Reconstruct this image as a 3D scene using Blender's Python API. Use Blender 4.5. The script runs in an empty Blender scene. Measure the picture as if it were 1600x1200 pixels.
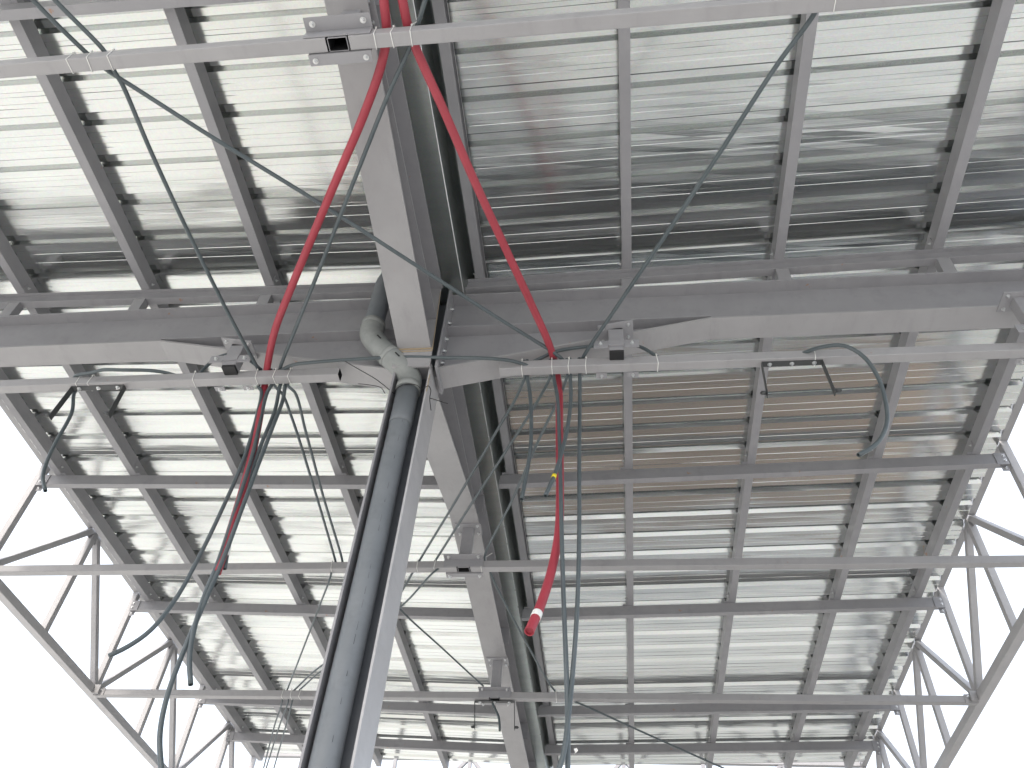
import bpy, bmesh, math, random
from mathutils import Vector, Matrix

random.seed(4)
R = math.radians
scene = bpy.context.scene
COL = scene.collection

# ------------------------------------------------------------------ camera
cam_data = bpy.data.cameras.new('camera')
cam = bpy.data.objects.new('camera', cam_data)
COL.objects.link(cam)
cam.location = (0, 0, 0)                       # the ground lies 1.6 m below the camera
cam.rotation_mode = 'XYZ'
cam.rotation_euler = (R(137.0633), R(-3.41614), R(5.79442))
cam_data.sensor_width = 36.0
cam_data.lens = 1309.109 / 1600 * 36.0
cam_data.clip_start = 0.02
cam_data.clip_end = 3000
scene.camera = cam
scene.render.resolution_x = 1024
scene.render.resolution_y = 768

# ------------------------------------------------------------------ light
SUN_EL, SUN_ROT = 46.0, 203.0                   # sun from behind the camera, a little from the left
world = bpy.data.worlds.new('World')
scene.world = world
world.use_nodes = True
wn, wl = world.node_tree.nodes, world.node_tree.links
wn.clear()
sky = wn.new('ShaderNodeTexSky'); sky.sky_type = 'NISHITA'; sky.sun_disc = False
sky.sun_elevation = R(SUN_EL); sky.sun_rotation = R(SUN_ROT)
sky.air_density = 1.0; sky.dust_density = 8.0; sky.ozone_density = 1.0
bg = wn.new('ShaderNodeBackground'); bg.inputs['Strength'].default_value = 0.15
wo = wn.new('ShaderNodeOutputWorld')
hz = wn.new('ShaderNodeMix'); hz.data_type = 'RGBA'; hz.inputs[0].default_value = .62   # thin bright cloud veil over the whole sky
hz.inputs[7].default_value = (7.0, 7.55, 8.3, 1)
wl.new(sky.outputs[0], hz.inputs[6]); wl.new(hz.outputs[2], bg.inputs['Color']); wl.new(bg.outputs[0], wo.inputs['Surface'])

sd = bpy.data.lights.new('sun', 'SUN'); sd.energy = 1.1; sd.angle = R(4.0); sd.color = (1.0, 0.955, 0.88)
sun = bpy.data.objects.new('sun', sd); COL.objects.link(sun)
sdir = Vector((math.sin(R(SUN_ROT)) * math.cos(R(SUN_EL)), math.cos(R(SUN_ROT)) * math.cos(R(SUN_EL)), math.sin(R(SUN_EL))))
sun.rotation_euler = sdir.to_track_quat('Z', 'Y').to_euler()
sun.location = sdir * 60

scene.view_settings.view_transform = 'Standard'
scene.view_settings.look = 'None'
scene.view_settings.exposure = 1.08
scene.view_settings.gamma = 1.0
scene.render.engine = 'CYCLES'
scene.cycles.max_bounces = 10
scene.cycles.diffuse_bounces = 5
scene.cycles.glossy_bounces = 6

# ------------------------------------------------------------------ materials
def new_mat(name):
    m = bpy.data.materials.new(name); m.use_nodes = True
    nt = m.node_tree; b = nt.nodes['Principled BSDF']
    return m, nt, b

def noise(nt, scale, detail=4, rough=.55, coord='Object', sc=None):
    tc = nt.nodes.new('ShaderNodeTexCoord'); n = nt.nodes.new('ShaderNodeTexNoise')
    n.inputs['Scale'].default_value = scale; n.inputs['Detail'].default_value = detail
    n.inputs['Roughness'].default_value = rough
    if sc:
        mp = nt.nodes.new('ShaderNodeMapping'); mp.inputs['Scale'].default_value = sc
        nt.links.new(tc.outputs[coord], mp.inputs[0]); nt.links.new(mp.outputs[0], n.inputs['Vector'])
    else:
        nt.links.new(tc.outputs[coord], n.inputs['Vector'])
    return n

def ramp(nt, src, stops):
    r = nt.nodes.new('ShaderNodeValToRGB')
    e = r.color_ramp.elements
    e[0].position, e[0].color = stops[0][0], (*stops[0][1], 1)
    e[1].position, e[1].color = stops[-1][0], (*stops[-1][1], 1)
    for p, c in stops[1:-1]:
        k = e.new(p); k.color = (*c, 1)
    nt.links.new(src, r.inputs[0])
    return r

def bump(nt, b, src, strength, dist):
    bp = nt.nodes.new('ShaderNodeBump'); bp.inputs['Strength'].default_value = strength
    bp.inputs['Distance'].default_value = dist
    nt.links.new(src, bp.inputs['Height']); nt.links.new(bp.outputs[0], b.inputs['Normal'])
    return bp

def mix(nt, fac, a, bcol):
    m = nt.nodes.new('ShaderNodeMix'); m.data_type = 'RGBA'
    if hasattr(fac, 'is_output') or hasattr(fac, 'links'): nt.links.new(fac, m.inputs[0])
    else: m.inputs[0].default_value = fac
    for i, v in ((6, a), (7, bcol)):
        if isinstance(v, tuple): m.inputs[i].default_value = (*v, 1)
        else: nt.links.new(v, m.inputs[i])
    return m.outputs[2]

def paint(name, lo, hi, rough=.42, rust=.0, metal=0.0, grime=True):
    m, nt, b = new_mat(name)
    n = noise(nt, 3.1, 6, .6, 'Object')
    c = ramp(nt, n.outputs[0], [(.3, lo), (.7, hi)]).outputs[0]
    if grime:
        n3 = noise(nt, 46, 3, .7, 'Object')
        g = ramp(nt, n3.outputs[0], [(.70, (0, 0, 0)), (.78, (.35, .35, .35))])
        c = mix(nt, g.outputs[0], c, tuple(v * .72 for v in lo))
        n4 = noise(nt, 1.0, 7, .7, 'Object', (7, 2.2, 7))      # faint runs and handling scuffs
        g4 = ramp(nt, n4.outputs[0], [(.52, (0, 0, 0)), (.70, (.45, .45, .45))])
        c = mix(nt, g4.outputs[0], c, tuple(v * .80 for v in lo))
    if rust:
        n2 = noise(nt, 5.3, 9, .72, 'Object')
        rr = ramp(nt, n2.outputs[0], [(.735 - rust, (0, 0, 0)), (.765 - rust, (.85, .85, .85))])
        c = mix(nt, rr.outputs[0], c, (.36, .17, .08))
    nt.links.new(c, b.inputs['Base Color'])
    b.inputs['Metallic'].default_value = metal
    nr = noise(nt, 9, 4, .6, 'Object')
    mr = nt.nodes.new('ShaderNodeMapRange'); mr.inputs['To Min'].default_value = rough - .1; mr.inputs['To Max'].default_value = rough + .14
    nt.links.new(nr.outputs[0], mr.inputs[0]); nt.links.new(mr.outputs[0], b.inputs['Roughness'])
    nb = noise(nt, 260, 2, .5, 'Object')
    bump(nt, b, nb.outputs[0], .12, .001)
    return m

M = {}
M['paint'] = paint('grey_lilac_paint', (.276, .274, .290), (.318, .315, .331), .40, .075)
M['paint_light'] = paint('grey_paint_light', (.318, .313, .322), (.358, .352, .362), .42, .07)
M['paint_dark'] = paint('graphite_powder_coat', (.045, .048, .05), (.07, .073, .075), .45)
M['paint_brightened'] = paint('brightened_grey', (.395, .39, .402), (.445, .438, .45), .42, .03)  # paler copy of the grey paint, glare brightness put into the colour
M['inner_dark'] = paint('near_black_inner', (.012, .012, .014), (.022, .022, .024), .6, 0, 0, False)
M['slate'] = paint('slate_grey', (.095, .105, .12), (.125, .135, .15), .5)
M['bolt'] = paint('zinc_bolt', (.62, .63, .64), (.78, .79, .80), .28, 0, .9, False)
M['white_plastic'] = paint('white_nylon', (.78, .78, .76), (.86, .86, .84), .35, 0, 0, False)
M['yellow_tape'] = paint('yellow_tape', (.75, .60, .02), (.85, .68, .03), .4, 0, 0, False)
M['black_wire'] = paint('black_wire', (.015, .015, .017), (.03, .03, .032), .5, 0, 0, False)
M['conduit'] = paint('grey_conduit', (.062, .080, .088), (.095, .115, .124), .38, 0, 0, False)
M['conduit_red'] = paint('red_conduit', (.31, .034, .052), (.40, .050, .072), .46, 0, 0, False)
M['pvc'] = paint('grey_pvc_pipe', (.150, .166, .182), (.195, .210, .226), .52, 0, 0)
M['pvc_elbow'] = paint('pale_pvc_elbow', (.20, .214, .210), (.33, .342, .334), .46, 0, 0)
M['weld'] = paint('yellow_rust_weld', (.34, .27, .19), (.46, .37, .25), .7, 0, 0)
M['concrete_kerb'] = paint('concrete_kerb', (.36, .35, .33), (.46, .45, .43), .85, 0, 0)

def galv(name, lo, hi, rough, bstr):
    m, nt, b = new_mat(name)
    n = noise(nt, 1.0, 5, .6, 'Object', (.55, 6.0, 1))
    c = ramp(nt, n.outputs[0], [(.25, lo), (.75, hi)])
    sp = nt.nodes.new('ShaderNodeTexVoronoi'); sp.inputs['Scale'].default_value = 85
    tc = nt.nodes.new('ShaderNodeTexCoord'); nt.links.new(tc.outputs['Object'], sp.inputs['Vector'])
    mm = nt.nodes.new('ShaderNodeMix'); mm.data_type = 'RGBA'; mm.blend_type = 'MULTIPLY'; mm.inputs[0].default_value = .10
    nt.links.new(c.outputs[0], mm.inputs[6]); nt.links.new(sp.outputs['Color'], mm.inputs[7])
    nt.links.new(mm.outputs[2], b.inputs['Base Color'])
    b.inputs['Metallic'].default_value = 1.0
    nr = noise(nt, 1.0, 5, .65, 'Object', (1.2, 22, 3))
    mr = nt.nodes.new('ShaderNodeMapRange'); mr.inputs['To Min'].default_value = rough - .05; mr.inputs['To Max'].default_value = rough + .07
    nt.links.new(nr.outputs[0], mr.inputs[0]); nt.links.new(mr.outputs[0], b.inputs['Roughness'])
    # rolling marks along the sheet and slight oil-canning
    n1 = noise(nt, 1.0, 3, .5, 'Object', (.25, 42, 1)); n2 = noise(nt, 1.0, 2, .5, 'Object', (1.7, 2.6, 1))
    b1 = nt.nodes.new('ShaderNodeBump'); b1.inputs['Strength'].default_value = bstr; b1.inputs['Distance'].default_value = .0011
    b2 = nt.nodes.new('ShaderNodeBump'); b2.inputs['Strength'].default_value = bstr; b2.inputs['Distance'].default_value = .0032
    nt.links.new(n1.outputs[0], b1.inputs['Height']); nt.links.new(n2.outputs[0], b2.inputs['Height'])
    nt.links.new(b2.outputs[0], b1.inputs['Normal']); nt.links.new(b1.outputs[0], b.inputs['Normal'])
    return m
M['galv'] = galv('galvanised_sheet', (.60, .625, .615), (.70, .715, .70), .165, .26)
M['gutter'] = galv('galvanised_gutter', (.42, .46, .45), (.55, .58, .56), .30, .3)

def ground_mat(name, stops, sc=.6):
    m, nt, b = new_mat(name)
    n = noise(nt, sc, 9, .68, 'Object'); c = ramp(nt, n.outputs[0], stops)
    nt.links.new(c.outputs[0], b.inputs['Base Color']); b.inputs['Roughness'].default_value = .92
    n2 = noise(nt, 25, 5, .6, 'Object'); bump(nt, b, n2.outputs[0], .4, .01)
    return m
M['ground'] = ground_mat('pale_compacted_ground', [(.3, (.27, .262, .24)), (.5, (.335, .33, .31)), (.72, (.39, .388, .37))])
M['soil'] = ground_mat('brown_soil', [(.3, (.145, .105, .078)), (.55, (.21, .158, .12)), (.75, (.27, .21, .165))], 1.2)
M['ring_dark'] = ground_mat('ring_dark_green', [(.3, (.030, .042, .020)), (.5, (.052, .066, .032)), (.75, (.105, .10, .065))], .12)
M['concrete'] = ground_mat('pale_reflect_ground', [(.3, (.52, .505, .465)), (.5, (.59, .575, .535)), (.72, (.66, .645, .60))], .5)  # pale tone of the unseen sheets added to brighten the roof reflections
M['added_near_ground'] = ground_mat('mid_pale_ground', [(.3, (.40, .395, .375)), (.5, (.46, .455, .435)), (.72, (.52, .515, .495))], .7)
M['dark_strip'] = ground_mat('dark_strip_ground', [(.3, (.018, .020, .021)), (.75, (.034, .036, .037))], 2)

# ------------------------------------------------------------------ helpers
def V(*a): return Vector(a)

def quad_box(bm, p0, p1):
    x0, y0, z0 = p0; x1, y1, z1 = p1
    v = [bm.verts.new(c) for c in ((x0, y0, z0), (x1, y0, z0), (x1, y1, z0), (x0, y1, z0), (x0, y0, z1), (x1, y0, z1), (x1, y1, z1), (x0, y1, z1))]
    for f in ((0, 3, 2, 1), (4, 5, 6, 7), (0, 1, 5, 4), (1, 2, 6, 5), (2, 3, 7, 6), (3, 0, 4, 7)):
        bm.faces.new([v[i] for i in f])
    return v

def prism(bm, prof, a, b, up=(0, 0, 1), cap=True):
    """profile [(s,t)..] swept from a to b; s across, t along up"""
    a, b, up = Vector(a), Vector(b), Vector(up)
    d = (b - a).normalized(); s = d.cross(up).normalized(); t = s.cross(d).normalized()
    A = [bm.verts.new(a + s * p[0] + t * p[1]) for p in prof]
    B = [bm.verts.new(b + s * p[0] + t * p[1]) for p in prof]
    n = len(prof)
    for i in range(n):
        j = (i + 1) % n
        bm.faces.new((A[i], A[j], B[j], B[i]))
    if cap:
        bm.faces.new(A[::-1]); bm.faces.new(B)

def rounded(w, h, r=.006, n=2):
    """rounded rectangle centred on the origin"""
    out = []
    for cx, cy, a0 in ((w/2 - r, h/2 - r, 0), (-w/2 + r, h/2 - r, 90), (-w/2 + r, -h/2 + r, 180), (w/2 - r, -h/2 + r, 270)):
        for k in range(n + 1):
            a = R(a0 + 90 * k / n); out.append((cx + r * math.cos(a), cy + r * math.sin(a)))
    return out

INNER = 1      # material slot of the near-black inner faces
def tube_member(bm, a, b, w, h=None, up=(0, 0, 1), hollow=True):
    """square hollow section from a to b (centre line), open ends"""
    h = h or w
    prism(bm, rounded(w, h), a, b, up, cap=not hollow)
    if hollow:
        a, b, up = Vector(a), Vector(b), Vector(up)
        d = (b - a).normalized(); s = d.cross(up).normalized(); t = s.cross(d).normalized()
        O, I = rounded(w, h), rounded(w - .008, h - .008, .003)
        for e, sg in ((a, 1), (b, -1)):
            o = [bm.verts.new(e + s * p[0] + t * p[1]) for p in O]
            i1 = [bm.verts.new(e + s * p[0] + t * p[1]) for p in I]
            i2 = [bm.verts.new(e + d * sg * .25 + s * p[0] + t * p[1]) for p in I]
            n = len(O)
            for k in range(n):
                j = (k + 1) % n
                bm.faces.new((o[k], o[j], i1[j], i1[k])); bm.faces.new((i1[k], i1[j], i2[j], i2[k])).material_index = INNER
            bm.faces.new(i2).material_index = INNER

def cyl(bm, a, b, r, n=12, r2=None):
    a, b = Vector(a), Vector(b); d = (b - a).normalized()
    s = d.cross(Vector((0, 0, 1)) if abs(d.z) < .9 else Vector((1, 0, 0))).normalized(); t = s.cross(d)
    r2 = r if r2 is None else r2
    A = [bm.verts.new(a + (s * math.cos(2*math.pi*i/n) + t * math.sin(2*math.pi*i/n)) * r) for i in range(n)]
    B = [bm.verts.new(b + (s * math.cos(2*math.pi*i/n) + t * math.sin(2*math.pi*i/n)) * r2) for i in range(n)]
    for i in range(n):
        j = (i + 1) % n; f = bm.faces.new((A[i], B[i], B[j], A[j])); f.smooth = True
    bm.faces.new(A); bm.faces.new(B[::-1])

def smooth_path(pts, step=.04):
    P = [Vector(p) for p in pts]
    P = [P[0] * 2 - P[1]] + P + [P[-1] * 2 - P[-2]]
    out = []
    for i in range(1, len(P) - 2):
        a, b, c, d = P[i-1], P[i], P[i+1], P[i+2]
        t0 = 0; t1 = max((b - a).length, 1e-4) ** .5; t2 = t1 + max((c - b).length, 1e-4) ** .5; t3 = t2 + max((d - c).length, 1e-4) ** .5
        n = max(1, int((c - b).length / step))
        for k in range(n):
            t = t1 + (t2 - t1) * k / n
            A1 = a * ((t1-t)/(t1-t0)) + b * ((t-t0)/(t1-t0)); A2 = b * ((t2-t)/(t2-t1)) + c * ((t-t1)/(t2-t1)); A3 = c * ((t3-t)/(t3-t2)) + d * ((t-t2)/(t3-t2))
            B1 = A1 * ((t2-t)/(t2-t0)) + A2 * ((t-t0)/(t2-t0)); B2 = A2 * ((t3-t)/(t3-t1)) + A3 * ((t-t1)/(t3-t1))
            out.append(B1 * ((t2-t)/(t2-t1)) + B2 * ((t-t1)/(t2-t1)))
    out.append(P[-2])
    return out

def sweep(bm, path, r, n=10, corr=0, hollow=True, closed=False):
    """round tube along a path; corr = ring depth of the corrugation"""
    path = [Vector(p) for p in path]
    t = (path[1] - path[0]).normalized()
    s = t.cross(Vector((.3, .2, .9))).normalized()
    rings = []
    for i, p in enumerate(path):
        if closed: tn = (path[(i+1) % len(path)] - path[i-1]).normalized()
        else: tn = (path[min(i+1, len(path)-1)] - path[max(i-1, 0)]).normalized()
        s = (s - tn * s.dot(tn)).normalized(); u = tn.cross(s)
        rr = r - (corr if i % 2 else 0)
        rings.append([bm.verts.new(p + (s * math.cos(2*math.pi*k/n) + u * math.sin(2*math.pi*k/n)) * rr) for k in range(n)])
    m = len(rings)
    for i in range(m if closed else m - 1):
        A, B = rings[i], rings[(i+1) % m]
        for k in range(n):
            j = (k + 1) % n; f = bm.faces.new((A[k], A[j], B[j], B[k])); f.smooth = True
    if not closed:
        for idx, sg in ((0, 1), (m-1, -1)):
            if hollow:
                c = path[idx]; o = rings[idx]
                q = path[min(m-1, max(0, idx + sg * 2))] - c
                i1 = [bm.verts.new(c + (v.co - c) * .78) for v in o]; i2 = [bm.verts.new(v.co + q * 1.2) for v in i1]
                for k in range(n):
                    j = (k + 1) % n
                    bm.faces.new((o[k], o[j], i1[j], i1[k])); bm.faces.new((i1[k], i1[j], i2[j], i2[k]))
                bm.faces.new(i2)
            else: bm.faces.new(rings[idx])

def wpos(o):
    p = Vector((0, 0, 0))
    while o is not None: p += o.location; o = o.parent
    return p

def obj(name, bm, mat, parent=None, origin=None):
    """one mesh object; verts given in world coordinates"""
    bmesh.ops.recalc_face_normals(bm, faces=bm.faces)
    xs = [v.co for v in bm.verts]
    if origin is None:
        lo = Vector([min(c[i] for c in xs) for i in range(3)]); hi = Vector([max(c[i] for c in xs) for i in range(3)])
        origin = Vector(((lo.x + hi.x) / 2, (lo.y + hi.y) / 2, lo.z))
    origin = Vector(origin)
    bmesh.ops.translate(bm, verts=bm.verts, vec=-origin)
    me = bpy.data.meshes.new(name); bm.to_mesh(me); bm.free(); me.materials.append(M[mat])
    if any(p.material_index for p in me.polygons): me.materials.append(M['inner_dark'])
    o = bpy.data.objects.new(name, me); COL.objects.link(o)
    if parent is not None:
        o.parent = parent; o.location = origin - wpos(parent)
    else: o.location = origin
    return o

def tag(o, label, cat, group=None, kind=None):
    if label: o['label'] = label
    if cat: o['category'] = cat
    if group: o['group'] = group
    if kind: o['kind'] = kind
    return o

def thing(name, label, cat, loc, group=None):
    o = bpy.data.objects.new(name, None); COL.objects.link(o); o.location = loc
    o.empty_display_size = .1
    return tag(o, label, cat, group)

def bolt(parent, p, axis, r=.011, h=.012):
    bm = bmesh.new(); p = Vector(p); a = Vector(axis).normalized()
    cyl(bm, p, p + a * .003, r * 1.5, 14)            # washer
    cyl(bm, p + a * .003, p + a * (.003 + h), r, 6)  # hexagonal head
    cyl(bm, p + a * (.003 + h), p + a * (.012 + h), r * .5, 8)
    return obj('bolt', bm, 'bolt', parent)

ORD = ['first', 'second', 'third', 'fourth', 'fifth', 'sixth', 'seventh', 'eighth', 'ninth', 'tenth', 'eleventh']
# ------------------------------------------------------------------ dimensions
XC = -1.245                       # valley line of the butterfly roof
XL, XR = -6.46, 3.99              # outer edges of the side trusses
ZT = 4.60                         # underside of the cross tubes
TY = [1.645, 4.118, 6.625, 9.21, 11.77]
def zs(x): return 5.62 + .029 * abs(x - XC)        # underside of the tie beams
HS = .128
def zp(x): return zs(x) + HS + .002                # underside of the purlins
def zr(x): return zp(x) + .152                     # underside of the roof sheet
Y0, Y1 = -1.0, 14.1
NX0, NX1, NX = -1.570, -1.300, -1.435              # spine beam along y
MY0, MY1, MY = 4.078, 4.292, 4.185                 # cantilever beam along x
ZB, ZU = 5.09, 5.54                                # underside / top of both I beams
ZH = 4.63                                          # underside of the haunches at the column

# ------------------------------------------------------------------ ground
def sheet(name, x0, y0, x1, y1, z, mat, kind='structure'):
    bm = bmesh.new()
    v = [bm.verts.new(c) for c in ((x0, y0, z), (x1, y0, z), (x1, y1, z), (x0, y1, z))]; bm.faces.new(v)
    return tag(obj(name, bm, mat), None, None, None, kind)
sheet('ground', -900, -900, 900, 900, -1.6, 'ground')
def patch(name, cx, cy, rx, ry, z, mat, seed):
    rnd = random.Random(seed); bm = bmesh.new(); n = 40
    ph = [rnd.uniform(0, 6.28) for _ in range(4)]
    vs = []
    for i in range(n):
        a = 2 * math.pi * i / n; k = 1 + .10 * math.sin(2 * a + ph[0]) + .07 * math.sin(3 * a + ph[1]) + .05 * math.sin(7 * a + ph[2])
        c, s = math.cos(a), math.sin(a)
        vs.append(bm.verts.new((cx + rx * k * math.copysign(abs(c) ** .6, c), cy + ry * k * math.copysign(abs(s) ** .6, s), z)))
    bm.faces.new(vs)
    return tag(obj(name, bm, mat), None, None, None, 'structure')
patch('soil', 2.6, 14.6, 5.2, 3.4, -1.596, 'soil', 3)
sheet('added_dark_strip', -40, 7.06, 40, 9.6, -1.592, 'dark_strip')  # unseen dark strip, added to put a dark band in the roof reflection
sheet('added_near_ground', -3.39, -14, 24, 5.49, -1.588, 'added_near_ground')  # unseen sheet, added to lift the reflection in the right roof half
sheet('added_pale_ground', -42, -14, -3.4, 44, -1.588, 'concrete')  # unseen pale sheet, added to brighten the left roof half by reflection
sheet('added_pale_strip', -3.39, 5.5, 24, 7.05, -1.588, 'concrete')  # unseen pale strip, added for a bright band in the roof reflection
bm = bmesh.new(); rows = []
for i in range(97):      # unseen dark ring, added to darken reflections in the roof ribs
    a = 2 * math.pi * (i % 96) / 96
    h = 9 + 3 * math.sin(3 * a + 1) + 2.2 * math.sin(7 * a) + 1.2 * math.sin(17 * a + 2) + random.uniform(-.5, .5)
    if i < 96: rows.append([bm.verts.new((math.cos(a) * r_, math.sin(a) * r_ - 6, z_)) for r_, z_ in ((58, -1.62), (64, -1.6 + h * .55), (74, -1.6 + h * .9), (95, -1.6 + h * 1.15), (170, -1.62))])
for i in range(96):
    A, B = rows[i], rows[(i + 1) % 96]
    for k in range(4): bm.faces.new((A[k], B[k], B[k+1], A[k+1]))
tag(obj('added_dark_ring', bm, 'ring_dark'), None, None, None, 'structure')
bm = bmesh.new(); prism(bm, rounded(1.3, .15, .02), (NX, 1.6, -1.525), (NX, 6.8, -1.525))
tag(obj('pump_island', bm, 'concrete_kerb'), 'low concrete island kerb that carries the steel column', 'kerb')

# ------------------------------------------------------------------ I-beam helper
def strip(bm, ax, c0, c1, stations, th):
    """flange plate: stations [(u, z)], width c0..c1 across; ax 'x' or 'y' is its long direction"""
    def P(u, c, z): return (u, c, z) if ax == 'x' else (c, u, z)
    rows = [[bm.verts.new(P(u, c, z + dz)) for c, dz in ((c0, 0), (c1, 0), (c1, th), (c0, th))] for u, z in stations]
    for a, b in zip(rows, rows[1:]):
        for k in range(4):
            bm.faces.new((a[k], a[(k+1) % 4], b[(k+1) % 4], b[k]))
    bm.faces.new(rows[0]); bm.faces.new(rows[-1][::-1])
def webplate(bm, ax, c, t, stations, ztop):
    def P(u, cc, z): return (u, cc, z) if ax == 'x' else (cc, u, z)
    rows = [[bm.verts.new(P(u, cc, z)) for cc, z in ((c - t/2, z0), (c + t/2, z0), (c + t/2, ztop), (c - t/2, ztop))] for u, z0 in stations]
    for a, b in zip(rows, rows[1:]):
        for k in range(4):
            bm.faces.new((a[k], a[(k+1) % 4], b[(k+1) % 4], b[k]))
    bm.faces.new(rows[0]); bm.faces.new(rows[-1][::-1])

def ibeam(name, label, ax, c0, c1, u0, u1, haunch_at, ZH=ZH, HL=2.05):
    """I beam with a tapered haunch on the side of the column; haunch_at = the end that meets the column"""
    c = (c0 + c1) / 2
    uk = haunch_at + (HL if u0 == haunch_at else -HL)
    th = .016
    if u0 == haunch_at: st = [(u0, ZH), (uk, ZB), (u1, ZB)]
    else: st = [(u0, ZB), (uk, ZB), (u1, ZH)]
    loc = ((u0 + u1) / 2, c, ZB) if ax == 'x' else (c, (u0 + u1) / 2, ZB)
    t = thing(name, label, 'steel beam', loc, 'haunched main beams bolted to the column head')
    bm = bmesh.new(); strip(bm, ax, c0, c1, st, th); obj('bottom_flange', bm, 'paint_light', t)  # underside in the lighter grey, ground bounce put into the colour
    bm = bmesh.new(); strip(bm, ax, c0, c1, [(u0, ZU - th), (u1, ZU - th)], th); obj('top_flange', bm, 'paint', t)
    bm = bmesh.new(); webplate(bm, ax, c, .010, [(u, z + th) for u, z in st], ZU - th); obj('web', bm, 'paint', t)
    # rolled middle flange that stays where the haunch was welded on
    bm = bmesh.new()
    a, b = (u0, uk) if u0 == haunch_at else (uk, u1)
    strip(bm, ax, c0 + .004, c1 - .004, [(a, ZB + .030), (b, ZB + .030)], .014)
    obj('haunch_flange', bm, 'paint', t)
    return t

CX0, CX1, CY0, CY1 = -1.566, -1.289, 4.035, 4.335   # column outline
beam_near = ibeam('main_beam', 'wide grey spine beam running from the column head out over the camera', 'y', NX0 + .008, NX1 - .008, Y0, CY0 - .0385, CY0 - .0385, 4.768, 3.0)
beam_far = ibeam('main_beam', 'grey spine beam running from the column to the far end of the canopy', 'y', NX0, NX1, CY1 + .018, Y1 + .2, CY1 + .018)
beam_left = ibeam('main_beam', 'grey cantilever beam from the column to the left truss', 'x', MY0, MY1, XL + .06, CX0 - .018, CX0 - .018)
beam_right = ibeam('main_beam', 'grey cantilever beam from the column to the right truss', 'x', MY0, MY1, CX1 + .048, XR - .06, CX1 + .048)

# end plates and welds
bm = bmesh.new(); quad_box(bm, (NX0 - .006, CY0 - .038, ZH - .06), (NX1 + .008, CY0 - .020, ZH + .0)); bm.verts.ensure_lookup_table()
q = [bm.verts.new(c) for c in ((NX0 - .006, CY0 - .038, ZH + .0005), (NX1 + .008, CY0 - .038, ZH + .0005), (NX1 + .008, CY0 - .020, ZH + .0005), (NX0 - .006, CY0 - .020, ZH + .0005), (NX0 - .006, CY0 - .038, ZU + .01), (NX1 - .025, CY0 - .038, ZU + .01), (NX1 - .025, CY0 - .020, ZU + .01), (NX0 - .006, CY0 - .020, ZU + .01))]
for f in ((0, 3, 2, 1), (4, 5, 6, 7), (0, 1, 5, 4), (1, 2, 6, 5), (2, 3, 7, 6), (3, 0, 4, 7)): bm.faces.new([q[i] for i in f])
obj('end_plate', bm, 'paint_light', beam_near)
bm = bmesh.new(); quad_box(bm, (NX0 - .004, CY0 - .046, 4.768 - .014), (NX1 + .006, CY0 - .0385, 4.768 - .001)); quad_box(bm, (NX0 - .002, CY0 - .0415, ZH + .10), (NX1 + .004, CY0 - .0385, ZH + .112))
prism(bm, rounded(.006, .006, .001, 1), (NX1 + .006, CY0 - .040, ZH + .112), (NX1 - .022, CY0 - .040, ZU - .06), up=(0, 1, 0)); o = obj('weld_bead', bm, 'weld', beam_near)
bm = bmesh.new(); prism(bm, rounded(.006, .006, .001, 1), (CX1 + .001, CY0 - .003, ZH - .30), (CX1 + .001, CY0 - .003, ZH - .12), up=(0, 1, 0)); obj('weld_bead', bm, 'weld', beam_near)
bm = bmesh.new(); quad_box(bm, (NX0 - .010, CY1 + .001, ZH - .05), (NX1 + .010, CY1 + .0175, ZU + .01)); obj('end_plate', bm, 'paint_light', beam_far)
bm = bmesh.new(); quad_box(bm, (CX1 + .031, MY0 - .06, ZH - .05), (CX1 + .0475, MY1 + .010, ZU + .012)); ep = obj('end_plate', bm, 'paint', beam_right)
for z in (4.72, 4.86, 5.0, 5.2, 5.38):
    bolt(beam_right, (CX1 + .0476, MY0 + .03, z), (1, 0, 0), .014, .014)
bm = bmesh.new(); quad_box(bm, (CX0 - .0175, MY0 - .010, ZH - .05), (CX0 - .001, MY1 + .010, ZU + .012)); obj('end_plate', bm, 'paint', beam_left)
for y in (3.93,):
    bolt(beam_near, (NX + .006, y, 4.98), (1, 0, 0), .012, .012); bolt(beam_near, (NX + .006, y, 5.30), (1, 0, 0), .012, .012)

# ------------------------------------------------------------------ column
t = thing('steel_column', 'grey H-section steel column carrying the canopy', 'column', (NX, MY, -1.45))
ztop = ZU
bm = bmesh.new(); quad_box(bm, (CX0, CY0, -1.43), (CX0 + .014, CY1, ztop)); obj('flange', bm, 'paint', t)
bm = bmesh.new(); quad_box(bm, (CX1 - .014, CY0, -1.43), (CX1, CY1, ZH)); quad_box(bm, (CX1 - .014, CY0 + .13, ZH + .0005), (CX1 + .030, CY1, ztop)); obj('flange', bm, 'paint_brightened', t)  # right flange paler than the left, its lit face put into the colour
bm = bmesh.new(); quad_box(bm, (CX0 + .014, MY - .005, -1.43), (CX1 - .014, MY + .005, ztop)); obj('web', bm, 'slate', t)  # web a darker, bluer grey than the flanges
bm = bmesh.new(); quad_box(bm, (CX0 - .09, CY0 - .09, -1.45), (CX1 + .09, CY1 + .09, -1.43)); obj('base_plate', bm, 'paint', t)
bm = bmesh.new(); quad_box(bm, (CX0 + .0145, CY0 + .004, ZH - .01), (CX1 - .0145, MY - .006, ZH + .006)); obj('stiffener', bm, 'paint', t)

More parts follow.
